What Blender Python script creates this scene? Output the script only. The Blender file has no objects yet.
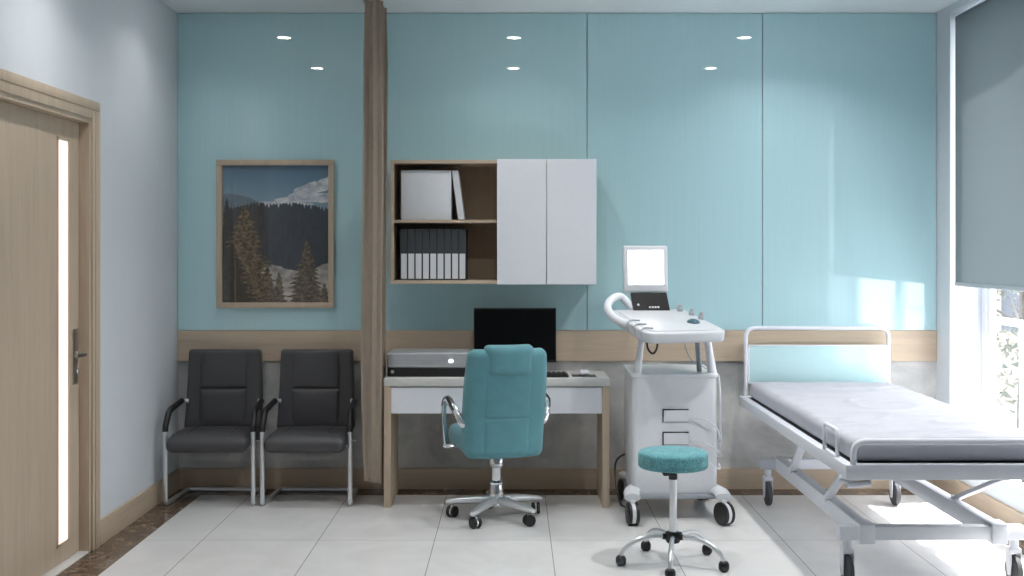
import bpy, bmesh, math, random
from math import pi, sin, cos, radians as R
from mathutils import Vector as V, Matrix as M, noise

random.seed(7)
scene = bpy.context.scene
COL = scene.collection

# ------------------------------------------------------------------ materials
def new_mat(name):
    m = bpy.data.materials.new(name)
    m.use_nodes = True
    nt = m.node_tree
    b = nt.nodes['Principled BSDF']
    return m, nt, b

def lin(c):
    return tuple((x / 12.92 if x <= .04045 else ((x + .055) / 1.055) ** 2.4) for x in c)

def rgb(r, g, b):
    return lin((r / 255, g / 255, b / 255)) + (1,)

def tex_coord(nt, scale=(1, 1, 1), loc=(0, 0, 0), kind='Object', rot=(0, 0, 0)):
    if kind == 'World':
        g = nt.nodes.new('ShaderNodeNewGeometry'); out = g.outputs['Position']
    else:
        g = nt.nodes.new('ShaderNodeTexCoord'); out = g.outputs[kind]
    mp = nt.nodes.new('ShaderNodeMapping')
    mp.inputs['Scale'].default_value = scale
    mp.inputs['Location'].default_value = loc
    mp.inputs['Rotation'].default_value = rot
    nt.links.new(out, mp.inputs['Vector'])
    return mp.outputs['Vector']

def noise_tex(nt, vec, scale, detail=3, rough=.55, dist=0):
    n = nt.nodes.new('ShaderNodeTexNoise')
    n.inputs['Scale'].default_value = scale
    n.inputs['Detail'].default_value = detail
    n.inputs['Roughness'].default_value = rough
    n.inputs['Distortion'].default_value = dist
    nt.links.new(vec, n.inputs['Vector'])
    return n.outputs['Fac']

def ramp(nt, fac, stops):
    r = nt.nodes.new('ShaderNodeValToRGB')
    while len(r.color_ramp.elements) < len(stops):
        r.color_ramp.elements.new(.5)
    for e, (p, c) in zip(r.color_ramp.elements, stops):
        e.position = p; e.color = c
    nt.links.new(fac, r.inputs['Fac'])
    return r.outputs['Color']

def bump(nt, b, fac, strength, dist=.002):
    bp = nt.nodes.new('ShaderNodeBump')
    bp.inputs['Strength'].default_value = strength
    bp.inputs['Distance'].default_value = dist
    nt.links.new(fac, bp.inputs['Height'])
    nt.links.new(bp.outputs['Normal'], b.inputs['Normal'])

def plain(name, c, rough=.5, metal=0, var=.04, scale=30, bmp=0, ior=1.5, coat=0):
    m, nt, b = new_mat(name)
    v = tex_coord(nt)
    f = noise_tex(nt, v, scale)
    d = tuple(max(0, x * (1 - var)) for x in c[:3]) + (1,)
    u = tuple(min(1, x * (1 + var)) for x in c[:3]) + (1,)
    nt.links.new(ramp(nt, f, [(.3, d), (.7, u)]), b.inputs['Base Color'])
    b.inputs['Roughness'].default_value = rough
    b.inputs['Metallic'].default_value = metal
    b.inputs['IOR'].default_value = ior
    b.inputs['Coat Weight'].default_value = coat
    if bmp:
        bump(nt, b, f, bmp)
    return m

def wood(name, c, axis='z', rough=.5):
    m, nt, b = new_mat(name)
    s = {'x': (.8, 14, 14), 'y': (14, .8, 14), 'z': (14, 14, .8)}[axis]
    v = tex_coord(nt, s)
    f = noise_tex(nt, v, 1.6, 6, .62, .6)
    v2 = tex_coord(nt, tuple(x * 5 for x in s))
    f2 = noise_tex(nt, v2, 2, 3, .5)
    mx = nt.nodes.new('ShaderNodeMath'); mx.operation = 'MULTIPLY_ADD'
    nt.links.new(f2, mx.inputs[0]); mx.inputs[1].default_value = .35
    nt.links.new(f, mx.inputs[2])
    k = lambda t: tuple(x * t for x in c[:3]) + (1,)
    nt.links.new(ramp(nt, mx.outputs[0], [(.4, k(.86)), (.65, k(1.0)), (.9, k(1.10))]), b.inputs['Base Color'])
    b.inputs['Roughness'].default_value = rough
    bump(nt, b, mx.outputs[0], .12, .001)
    return m

def fabric(name, c, rough=.85, scale=700, var=.18, bmp=.3):
    m, nt, b = new_mat(name)
    v = tex_coord(nt)
    f = noise_tex(nt, v, scale, 2)
    f2 = noise_tex(nt, v, 18, 3)
    mx = nt.nodes.new('ShaderNodeMath'); mx.operation = 'MULTIPLY_ADD'
    nt.links.new(f2, mx.inputs[0]); mx.inputs[1].default_value = .4
    nt.links.new(f, mx.inputs[2])
    k = lambda t: tuple(min(1, x * t) for x in c[:3]) + (1,)
    nt.links.new(ramp(nt, mx.outputs[0], [(.45, k(1 - var)), (.95, k(1 + var))]), b.inputs['Base Color'])
    b.inputs['Roughness'].default_value = rough
    b.inputs['Sheen Weight'].default_value = .15
    bump(nt, b, f, bmp, .001)
    return m

def emit(name, c, s):
    m, nt, b = new_mat(name)
    b.inputs['Base Color'].default_value = c
    b.inputs['Emission Color'].default_value = c
    b.inputs['Emission Strength'].default_value = s
    return m

def clear_glass(name, tint=(1, 1, 1, 1)):
    m, nt, b = new_mat(name)
    nt.nodes.remove(b)
    out = nt.nodes['Material Output']
    t = nt.nodes.new('ShaderNodeBsdfTransparent'); t.inputs['Color'].default_value = tint
    g = nt.nodes.new('ShaderNodeBsdfGlossy'); g.inputs['Roughness'].default_value = .02
    lw = nt.nodes.new('ShaderNodeLayerWeight'); lw.inputs['Blend'].default_value = .5
    pw = nt.nodes.new('ShaderNodeMath'); pw.operation = 'POWER'; pw.inputs[1].default_value = 5
    nt.links.new(lw.outputs['Facing'], pw.inputs[0])
    fr = nt.nodes.new('ShaderNodeMath'); fr.operation = 'MULTIPLY_ADD'; fr.inputs[1].default_value = .95; fr.inputs[2].default_value = .04
    nt.links.new(pw.outputs[0], fr.inputs[0])
    mx = nt.nodes.new('ShaderNodeMixShader')
    nt.links.new(fr.outputs[0], mx.inputs[0])
    nt.links.new(t.outputs[0], mx.inputs[1]); nt.links.new(g.outputs[0], mx.inputs[2])
    nt.links.new(mx.outputs[0], out.inputs['Surface'])
    return m

WOOD_C = rgb(192, 174, 153)
MT = dict(
    wood_z=wood('oak_upright', WOOD_C, 'z'),
    wood_x=wood('oak_across', WOOD_C, 'x'),
    wood_y=wood('oak_along', WOOD_C, 'y'),
    wood_dark=wood('oak_inside', rgb(160, 140, 118), 'z'),
    white_wall=plain('wall_paint', rgb(212, 218, 224), .75, var=.012, scale=6, bmp=.05),
    ceiling=plain('ceiling_paint', rgb(226, 233, 236), .85, var=.01, scale=5),
    white=plain('white_lacquer', rgb(224, 227, 234), .35, var=.01),
    white_trim=plain('white_window_frame', rgb(238, 240, 244), .4, var=.01),
    chrome=plain('chrome', rgb(225, 227, 230), .14, 1, var=.01),
    satin=plain('satin_chrome', rgb(226, 228, 231), .3, .75, var=.01),
    steel=plain('brushed_steel', rgb(170, 168, 164), .32, 1, var=.05, scale=80),
    silver=plain('silver_plastic', rgb(176, 178, 182), .38, .35, var=.03),
    black=plain('black_plastic', rgb(26, 26, 28), .45, var=.1),
    black_gloss=plain('black_glass', rgb(6, 6, 8), .35, var=.05, ior=1.3),
    leather=plain('charcoal_leather', rgb(70, 70, 73), .46, var=.1, scale=260, bmp=.12),
    teal_fabric=fabric('teal_upholstery', rgb(87, 139, 148)),
    stool_fabric=fabric('teal_woven_seat', rgb(92, 152, 159), scale=130, var=.45, bmp=.6),
    bed_paint=plain('pale_grey_enamel', rgb(222, 225, 233), .38, var=.012),
    sheet=plain('grey_mattress_cover', rgb(184, 184, 193), .62, var=.025, scale=14),
    rubber=plain('grey_rubber', rgb(70, 72, 76), .7, var=.05),
    cart=plain('off_white_plastic', rgb(218, 221, 226), .35, var=.012),
    cart_deck=plain('console_plastic', rgb(196, 199, 204), .4, var=.012),
    cart_grey=plain('grey_plastic', rgb(158, 165, 172), .4, var=.03),
    curtain=fabric('taupe_curtain_cloth', rgb(200, 187, 171), scale=300, var=.1),
    binder=plain('dark_binder_cloth', rgb(58, 62, 66), .6, var=.06),
    paper=plain('white_paper_card', rgb(214, 217, 222), .6, var=.012),
    bed_glass=plain('pale_aqua_panel', rgb(186, 218, 222), .1, var=.015, ior=1.38),
    desk_top=plain('pale_grey_laminate', rgb(206, 206, 204), .4, var=.02),
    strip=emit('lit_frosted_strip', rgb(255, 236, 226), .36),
    screen=emit('lit_screen', rgb(255, 255, 255), 1.5),
    lamp=emit('lamp_lens', (1.0, .97, .93, 1), 14),
    pane=clear_glass('window_glass'),
    picture_glass=clear_glass('picture_glass'),
)

def m_teal():
    m, nt, b = new_mat('aqua_back_painted_glass')
    v = tex_coord(nt, (60, 60, 1.0), kind='World')
    f = noise_tex(nt, v, 1.5, 4, .6)
    nt.links.new(ramp(nt, f, [(.3, rgb(177, 213, 220)), (.7, rgb(181, 217, 224))]), b.inputs['Base Color'])
    b.inputs['Roughness'].default_value = .02
    b.inputs['IOR'].default_value = 1.8
    return m
MT['teal'] = m_teal()

def m_concrete():
    m, nt, b = new_mat('grey_plaster')
    v = tex_coord(nt, kind='World')
    f = noise_tex(nt, v, 2.6, 8, .62, .8)
    nt.links.new(ramp(nt, f, [(.28, rgb(150, 151, 152)), (.5, rgb(188, 188, 187)), (.72, rgb(218, 217, 214))]), b.inputs['Base Color'])
    b.inputs['Roughness'].default_value = .6
    bump(nt, b, f, .08)
    return m
MT['concrete'] = m_concrete()

def m_floor():
    m, nt, b = new_mat('white_floor_tiles')
    v = tex_coord(nt, loc=(1.585 + 6, -5.77 + 12, 0), kind='World')
    br = nt.nodes.new('ShaderNodeTexBrick')
    br.offset = 0; br.squash = 1
    br.inputs['Scale'].default_value = 1
    br.inputs['Brick Width'].default_value = .598
    br.inputs['Row Height'].default_value = 1.2
    br.inputs['Mortar Size'].default_value = .0022
    br.inputs['Mortar Smooth'].default_value = .1
    br.inputs['Color1'].default_value = rgb(228, 228, 228)
    br.inputs['Color2'].default_value = rgb(232, 232, 232)
    br.inputs['Mortar'].default_value = rgb(150, 150, 148)
    nt.links.new(v, br.inputs['Vector'])
    v2 = tex_coord(nt, kind='World')
    f = noise_tex(nt, v2, 3, 7, .6, 1)
    cl = ramp(nt, f, [(.3, (.9, .9, .9, 1)), (.65, (1, 1, 1, 1))])
    mx = nt.nodes.new('ShaderNodeMix'); mx.data_type = 'RGBA'; mx.blend_type = 'MULTIPLY'
    mx.inputs['Factor'].default_value = 1
    nt.links.new(br.outputs['Color'], mx.inputs['A']); nt.links.new(cl, mx.inputs['B'])
    nt.links.new(mx.outputs['Result'], b.inputs['Base Color'])
    b.inputs['Roughness'].default_value = .22
    b.inputs['IOR'].default_value = 1.45
    return m
MT['floor'] = m_floor()

def m_marble():
    m, nt, b = new_mat('dark_brown_marble')
    v = tex_coord(nt, kind='World')
    f = noise_tex(nt, v, 9, 9, .68, 2.2)
    nt.links.new(ramp(nt, f, [(.35, rgb(66, 54, 46)), (.52, rgb(104, 87, 73)), (.62, rgb(150, 130, 112)), (.72, rgb(84, 70, 59))]), b.inputs['Base Color'])
    b.inputs['Roughness'].default_value = .2
    return m
MT['marble'] = m_marble()

def m_blind():
    m, nt, b = new_mat('grey_blind_fabric')
    nt.nodes.remove(b)
    out = nt.nodes['Material Output']
    v = tex_coord(nt, (1, 1, 1))
    f = noise_tex(nt, v, 500, 2)
    c = ramp(nt, f, [(.3, rgb(112, 123, 128)), (.7, rgb(118, 129, 134))])
    d = nt.nodes.new('ShaderNodeBsdfDiffuse'); t = nt.nodes.new('ShaderNodeBsdfTranslucent')
    nt.links.new(c, d.inputs['Color']); nt.links.new(c, t.inputs['Color'])
    mx = nt.nodes.new('ShaderNodeMixShader'); mx.inputs[0].default_value = .15
    nt.links.new(d.outputs[0], mx.inputs[1]); nt.links.new(t.outputs[0], mx.inputs[2])
    nt.links.new(mx.outputs[0], out.inputs['Surface'])
    return m
MT['blind'] = m_blind()

# ------------------------------------------------------------------ mesh tools
class MB:
    def __init__(s):
        s.bm = bmesh.new()

    def _merge(s, tmp, mat=None):
        if mat is not None:
            tmp.transform(mat)
        me = bpy.data.meshes.new('tmp'); tmp.to_mesh(me); tmp.free()
        s.bm.from_mesh(me); bpy.data.meshes.remove(me)
        return s

    def box(s, x0, x1, y0, y1, z0, z1, bev=0, seg=2, mat=None, mi=0):
        t = bmesh.new()
        bmesh.ops.create_cube(t, size=1)
        for v in t.verts:
            v.co = V(((x0 + x1) / 2 + v.co.x * (x1 - x0), (y0 + y1) / 2 + v.co.y * (y1 - y0), (z0 + z1) / 2 + v.co.z * (z1 - z0)))
        if bev:
            bmesh.ops.bevel(t, geom=t.edges[:], offset=bev, segments=seg, profile=.5, affect='EDGES')
        for f in t.faces: f.material_index = mi
        return s._merge(t, mat)

    def soft(s, c, h, r, n=(12, 12, 6), warp=None, mat=None):
        """rounded cushion: dense box with corner radius r, then warp(co, unit) -> co"""
        t = bmesh.new()
        def face(ax, sg):
            a, b_ = [i for i in range(3) if i != ax]
            na, nb = n[a], n[b_]
            g = []
            for i in range(na + 1):
                row = []
                for j in range(nb + 1):
                    p = [0, 0, 0]
                    p[ax] = sg; p[a] = -1 + 2 * i / na; p[b_] = -1 + 2 * j / nb
                    row.append(t.verts.new(p))
                g.append(row)
            for i in range(na):
                for j in range(nb):
                    q = [g[i][j], g[i + 1][j], g[i + 1][j + 1], g[i][j + 1]]
                    t.faces.new(q)
        for ax in range(3):
            for sg in (-1, 1): face(ax, sg)
        bmesh.ops.remove_doubles(t, verts=t.verts[:], dist=1e-5)
        bmesh.ops.recalc_face_normals(t, faces=t.faces[:])
        for v in t.verts:
            u = v.co.copy()
            # squeeze grid lines toward the rims so the rounding is smooth
            p = V([math.copysign(abs(u[i]) ** .8, u[i]) * h[i] for i in range(3)])
            q = V([max(-(h[i] - r), min(h[i] - r, p[i])) for i in range(3)])
            d = p - q
            if d.length > 1e-9:
                p = q + d.normalized() * min(r, d.length * 10) if max(abs(x) for x in d) > r * .999 else q + d.normalized() * max(abs(x) for x in d)
            if warp: p = warp(p, u)
            v.co = p + V(c)
        return s._merge(t, mat)

    def tube(s, pts, r, n=10, closed=False, caps=True, radii=None, mat=None):
        t = bmesh.new()
        P = [V(p) for p in pts]
        N = len(P)
        rings = []
        def tang(i):
            if closed: return (P[(i + 1) % N] - P[i - 1]).normalized()
            if i == 0: return (P[1] - P[0]).normalized()
            if i == N - 1: return (P[-1] - P[-2]).normalized()
            return ((P[i + 1] - P[i]).normalized() + (P[i] - P[i - 1]).normalized()).normalized()
        tg = tang(0)
        up = V((0, 0, 1)) if abs(tg.z) < .9 else V((1, 0, 0))
        a = tg.cross(up).normalized()
        for i in range(N):
            tg = tang(i)
            a = (a - tg * a.dot(tg)).normalized()
            b_ = tg.cross(a)
            rr = radii[i] if radii else r
            rx, ry = rr if isinstance(rr, tuple) else (rr, rr)
            rings.append([t.verts.new(P[i] + a * (rx * cos(2 * pi * k / n)) + b_ * (ry * sin(2 * pi * k / n))) for k in range(n)])
        m = N if closed else N - 1
        for i in range(m):
            A, B = rings[i], rings[(i + 1) % N]
            for k in range(n):
                t.faces.new([A[k], A[(k + 1) % n], B[(k + 1) % n], B[k]])
        if caps and not closed:
            t.faces.new(rings[0][::-1]); t.faces.new(rings[-1])
        bmesh.ops.recalc_face_normals(t, faces=t.faces[:])
        return s._merge(t, mat)

    def lathe(s, prof, c=(0, 0, 0), n=28, mat=None):
        """prof = [(radius, z)] bottom to top, closed at the axis"""
        t = bmesh.new()
        rings = []
        for (r, z) in prof:
            if r < 1e-6:
                rings.append([t.verts.new((c[0], c[1], c[2] + z))])
            else:
                rings.append([t.verts.new((c[0] + r * cos(2 * pi * k / n), c[1] + r * sin(2 * pi * k / n), c[2] + z)) for k in range(n)])
        for A, B in zip(rings, rings[1:]):
            for k in range(n):
                q = [A[k % len(A)], A[(k + 1) % len(A)], B[(k + 1) % len(B)], B[k % len(B)]]
                q = list(dict.fromkeys(q))
                if len(q) > 2: t.faces.new(q)
        if len(rings[0]) > 1: t.faces.new(rings[0][::-1])
        if len(rings[-1]) > 1: t.faces.new(rings[-1])
        bmesh.ops.recalc_face_normals(t, faces=t.faces[:])
        return s._merge(t, mat)

    def prism(s, poly, d0, d1, bev=0, mat=None, mi=0):
        """polygon in local XY, extruded in local Z from d0 to d1"""
        t = bmesh.new()
        A = [t.verts.new((x, y, d0)) for x, y in poly]
        B = [t.verts.new((x, y, d1)) for x, y in poly]
        t.faces.new(A[::-1]); t.faces.new(B)
        n = len(poly)
        for k in range(n):
            t.faces.new([A[k], A[(k + 1) % n], B[(k + 1) % n], B[k]])
        bmesh.ops.recalc_face_normals(t, faces=t.faces[:])
        if bev:
            es = [e for e in t.edges if abs(e.verts[0].co.z - e.verts[1].co.z) < 1e-6]
            bmesh.ops.bevel(t, geom=es, offset=bev, segments=3, profile=.5, affect='EDGES')
        for f in t.faces: f.material_index = mi
        return s._merge(t, mat)

    def faces(s, verts, faces, mi=0):
        vs = [s.bm.verts.new(v) for v in verts]
        for f in faces:
            fc = s.bm.faces.new([vs[i] for i in f]); fc.material_index = mi
        return s

    def build(s, name, mat, parent=None, smooth=True, ang=38, keep_mats=None):
        me = bpy.data.meshes.new(name)
        s.bm.to_mesh(me); s.bm.free()
        for m in (mat if isinstance(mat, (list, tuple)) else [mat]):
            me.materials.append(MT[m] if isinstance(m, str) else m)
        if smooth:
            me.polygons.foreach_set('use_smooth', [True] * len(me.polygons))
            me.set_sharp_from_angle(angle=R(ang))
        o = bpy.data.objects.new(name, me)
        COL.objects.link(o)
        if parent: o.parent = parent
        return o

def tag(o, label, cat, group=None):
    o['label'] = label; o['category'] = cat
    if group: o['group'] = group
    return o

def thing(name, label, cat, loc=(0, 0, 0), rz=0, group=None):
    o = bpy.data.objects.new(name, None)
    o.empty_display_size = .1
    COL.objects.link(o)
    o.location = loc; o.rotation_euler = (0, 0, rz)
    return tag(o, label, cat, group)

def struct(o):
    o['kind'] = 'structure'
    return o

def copy_tree(o, parent=None):
    c = o.copy(); COL.objects.link(c)
    if parent: c.parent = parent
    for ch in list(o.children): copy_tree(ch, c)
    return c

def fillet(pts, r, n=6):
    P = [V(p) for p in pts]
    out = [P[0]]
    for i in range(1, len(P) - 1):
        a, b, c = P[i - 1], P[i], P[i + 1]
        u, w = (a - b), (c - b)
        rr = min(r, u.length * .49, w.length * .49)
        p0, p1 = b + u.normalized() * rr, b + w.normalized() * rr
        for k in range(n + 1):
            t = k / n
            out.append(p0 * (1 - t) ** 2 + b * 2 * t * (1 - t) + p1 * t * t)
    out.append(P[-1])
    return out

def rrect(w, h, r, n=5, cx=0, cy=0):
    pts = []
    for (sx, sy, a0) in ((1, 1, 0), (-1, 1, 90), (-1, -1, 180), (1, -1, 270)):
        for k in range(n + 1):
            a = R(a0 + 90 * k / n)
            pts.append((cx + sx * (w / 2 - r) + r * cos(a), cy + sy * (h / 2 - r) + r * sin(a)))
    return pts

def spline(pts, n=8):
    P = [V(p) for p in pts]
    P = [P[0] * 2 - P[1]] + P + [P[-1] * 2 - P[-2]]
    out = []
    for i in range(1, len(P) - 2):
        for k in range(n):
            t = k / n
            a, b, c, d = P[i - 1], P[i], P[i + 1], P[i + 2]
            out.append(.5 * ((2 * b) + (c - a) * t + (2 * a - 5 * b + 4 * c - d) * t * t + (3 * b - a - 3 * c + d) * t ** 3))
    out.append(P[-2])
    return out

XZ = M(((1, 0, 0, 0), (0, 0, -1, 0), (0, 1, 0, 0), (0, 0, 0, 1)))   # local XY polygon -> XZ plane, extrude toward -Y

# ------------------------------------------------------------------ room
LX, RX, BY, FY, CZ = -2.10, 2.6375, 7.0, -1.2, 2.975
WALL_T = .25
b = MB(); b.box(LX - .3, RX + WALL_T, FY - .2, BY + .2, -.12, 0)
struct(b.build('floor', 'floor', smooth=False))
b = MB()
bw = .15
b.box(LX, RX, BY - .176, BY, 0, .0015)
b.box(LX, LX + .19, FY, BY - .176, 0, .0015)
b.box(RX - .14, RX, FY, BY - .176, 0, .0015)
o = struct(b.build('trim_1', 'marble', smooth=False)); o['label'] = 'dark brown marble border strip round the floor'
b = MB(); b.box(LX - .3, RX + WALL_T, FY - .2, BY + .2, CZ, CZ + .15)
struct(b.build('ceiling', 'ceiling', smooth=False))

# back wall: plaster below, oak rail, aqua glass panels above
b = MB(); b.box(LX - .3, RX + WALL_T, BY, BY + .2, 0, CZ)
wb = struct(b.build('wall_back', 'concrete', smooth=False))
joints = [LX, .456, 1.55, RX]
for i in range(3):
    b = MB(); b.box(joints[i] + .0025, joints[i + 1] - .0025, BY - .012, BY, .994, CZ - .003, .0015, 1)
    struct(b.build('glass_panel', 'teal', wb))
b = MB(); b.box(LX, RX, BY - .016, BY, .80, .992, .002, 1)
o = struct(b.build('trim_2', 'wood_x')); o['label'] = 'horizontal oak rail below the aqua glass panels'
b = MB(); b.box(LX, RX, BY - .018, BY, 0, .132, .003, 1)
struct(b.build('baseboard_back', 'wood_x'))

# left wall with the door opening
DY0, DY1, DZ = 4.50, 5.56, 2.145
b = MB()
b.box(LX - .2, LX, FY, DY0 - .0, 0, CZ)
b.box(LX - .2, LX, DY1, BY, 0, CZ)
b.box(LX - .2, LX, DY0, DY1, DZ, CZ)
struct(b.build('wall_left', 'white_wall', smooth=False))
b = MB()
b.box(LX, LX + .014, DY1 + .09, BY - .018, 0, .132, .003, 1)
b.box(LX, LX + .018, FY, DY0 - .09, 0, .132, .003, 1)
struct(b.build('baseboard_left', 'wood_y'))

door = bpy.data.objects.new('door_1', None); COL.objects.link(door); struct(door)
b = MB()
for (a, c) in ((DY1 - .0, DY1 + .09), (DY0 - .09, DY0)):
    b.box(LX, LX + .010, a, c, 0, DZ + .09, .004, 2)
    m = (a + c) / 2
    b.box(LX + .008, LX + .015, m - .018, c if c > DY1 else m + .018, 0, DZ + .045, .004, 2)
b.box(LX, LX + .010, DY0, DY1, DZ, DZ + .09, .004, 2)
b.box(LX + .008, LX + .015, DY0 - .03, DY1 + .0898, DZ + .045, DZ + .0898, .004, 2)
b.box(LX - .14, LX, DY1 - .022, DY1, 0, DZ)
b.box(LX - .14, LX, DY0, DY0 + .022, 0, DZ)
b.box(LX - .14, LX, DY0 + .022, DY1 - .022, DZ - .022, DZ)
struct(b.build('door_frame', 'wood_z', door))
gy0, gy1, gz0, gz1 = 5.268, 5.415, .09, 2.03
lx0, lx1 = LX - .095, LX - .05
b = MB()
b.box(lx0, lx1, DY0 + .025, gy0, .012, DZ - .025)
b.box(lx0, lx1, gy1, DY1 - .025, .012, DZ - .025)
b.box(lx0, lx1, gy0, gy1, .012, gz0); b.box(lx0, lx1, gy0, gy1, gz1, DZ - .025)
leaf = struct(b.build('door_leaf', 'wood_z', door, smooth=False))
b = MB()
b.box(lx1 - .012, lx1 + .002, gy0, gy0 + .016, gz0, gz1); b.box(lx1 - .012, lx1 + .002, gy1 - .010, gy1, gz0, gz1)
b.box(lx1 - .012, lx1 + .002, gy0, gy1, gz0, gz0 + .012); b.box(lx1 - .012, lx1 + .002, gy0, gy1, gz1 - .012, gz1)
struct(b.build('glazing_bead', 'wood_z', door, smooth=False))
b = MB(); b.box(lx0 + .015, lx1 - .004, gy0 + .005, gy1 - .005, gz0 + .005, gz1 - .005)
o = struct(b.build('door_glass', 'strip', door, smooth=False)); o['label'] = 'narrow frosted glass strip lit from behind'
b = MB(); b.box(lx1, lx1 + .008, 5.455, 5.505, .84, 1.11, .003, 2)
hp = struct(b.build('handle_plate', 'steel', door))
b = MB()
b.tube(fillet([(lx1 + .006, 5.480, .985), (lx1 + .055, 5.480, .985), (lx1 + .055, 5.365, .985)], .018), .0095, 12)
b.lathe([(.018, 0), (.018, .008), (.012, .014)], mat=M.Translation((lx1 + .007, 5.480, .985)) @ M.Rotation(pi / 2, 4, 'Y'))
struct(b.build('door_handle', 'steel', door))
b = MB()
b.lathe([(.013, 0), (.013, .012), (.006, .016), (0, .016)], mat=M.Translation((lx1 + .007, 5.480, .90)) @ M.Rotation(pi / 2, 4, 'Y'))
struct(b.build('lock_cylinder', 'chrome', door))
b = MB(); b.box(LX - .2, LX + .0, DY0, DY1, 0, .006)
o = struct(b.build('trim_3', 'floor', smooth=False)); o['label'] = 'pale stone threshold under the door'

# right wall with the window
WY0, WY1, WZ0, WZ1, WD = 4.60, 6.775, .26, 2.93, .19
b = MB()
b.box(RX, RX + WD + .06, FY, WY0, 0, CZ); b.box(RX, RX + WD + .06, WY1, BY, 0, CZ)
b.box(RX, RX + WD + .06, WY0, WY1, 0, WZ0); b.box(RX, RX + WD + .06, WY0, WY1, WZ1, CZ)
struct(b.build('wall_right', 'white_wall', smooth=False))
b = MB(); b.box(RX - .018, RX, FY, BY - .018, 0, .132, .003, 1)
struct(b.build('baseboard_right', 'wood_y'))
b = MB(); b.box(LX, RX, FY - .2, FY, 0, CZ)
struct(b.build('wall_front', 'white_wall', smooth=False))

win = bpy.data.objects.new('window_1', None); COL.objects.link(win); struct(win)
fx0, fx1 = RX + WD, RX + WD + .06
b = MB()
b.box(fx0, fx1, WY1 - .055, WY1, WZ0, WZ1, .004, 1); b.box(fx0, fx1, WY0, WY0 + .055, WZ0, WZ1, .004, 1)
b.box(fx0, fx1, WY0 + .055, WY1 - .055, WZ0, WZ0 + .06, .004, 1); b.box(fx0, fx1, WY0 + .055, WY1 - .055, WZ1 - .06, WZ1, .004, 1)
struct(b.build('window_frame', 'white_trim', win))
my = (WY0 + WY1) / 2
b = MB(); b.box(fx0 + .004, fx1 - .004, my - .03, my + .03, WZ0 + .06, WZ1 - .06, .004, 1)
struct(b.build('mullion', 'white_trim', win))
for (a, c) in ((WY0 + .055, my - .03), (my + .03, WY1 - .055)):
    b = MB()
    for q in (a, c - .04): b.box(fx0 + .012, fx1 - .012, q, q + .04, WZ0 + .06, WZ1 - .06, .003, 1)
    for q in (WZ0 + .06, WZ1 - .10): b.box(fx0 + .012, fx1 - .012, a + .04, c - .04, q, q + .04, .003, 1)
    s_ = struct(b.build('window_sash', 'white_trim', win))
    b = MB(); b.box(fx0 + .028, fx0 + .032, a + .04, c - .04, WZ0 + .10, WZ1 - .10)
    struct(b.build('window_pane', 'pane', s_, smooth=False))
b = MB(); b.box(RX - .02, fx0, WY0, WY1, WZ0 - .0, WZ0 + .018, .004, 1)
struct(b.build('window_sill', 'white_trim', win))

# roller blind over the upper part of the window
bl = thing('roller_blind', 'grey fabric roller blind covering the upper part of the window', 'blind', (RX + .022, 0, 0))
b = MB(); b.faces([(0, WY0 + .06, 1.30), (0, WY1 - .025, 1.30), (0, WY1 - .025, WZ1 - .03), (0, WY0 + .06, WZ1 - .03)], [(0, 1, 2, 3)])
b.build('blind_fabric', 'blind', bl, smooth=False)
b = MB(); b.box(-.006, .006, WY0 + .06, WY1 - .025, 1.278, 1.302, .003, 2)
b.build('bottom_bar', 'silver', bl)
b = MB(); b.tube([(.022, WY0 + .01, WZ1 - .035), (.022, WY1 - .006, WZ1 - .035)], .022, 16)
b.build('roller_tube', 'white_trim', bl)

# ------------------------------------------------------------------ recessed ceiling spots
root = thing('ceiling_spotlight', 'small round recessed ceiling spotlight with white ring', 'ceiling light', (-1.6, 6.19, CZ), group='recessed ceiling spotlights')
b = MB(); b.lathe([(.060, 0), (.062, -.004), (.058, -.009), (.050, -.008), (.047, -.003), (.047, 0)]); b.build('trim_ring', 'white_trim', root)
b = MB(); b.lathe([(.046, -.001), (.046, -.005), (.03, -.0075), (0, -.0085)]); b.build('lens', 'lamp', root)
def lamp(root, watts):
    ld = bpy.data.lights.new('spot_lamp', 'AREA'); ld.shape = 'DISK'; ld.size = .085
    ld.energy = watts; ld.spread = R(130); ld.color = (1, .975, .95)
    lo = bpy.data.objects.new('lamp', ld); COL.objects.link(lo); lo.parent = root; lo.location = (0, 0, -.0095)
spots = []
for x in (-1.6, 0, 1.6):
    for k in range(2):
        c = root if not spots else copy_tree(root)
        c.location = (x, 6.19 - 1.32 * k, CZ)
        spots.append((c, x, k))
for c, x, k in spots:
    lamp(c, {-1.6: 1.45, 0: 3.0, 1.6: 5.3}[x] * (.6, 1.35)[k])

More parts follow.
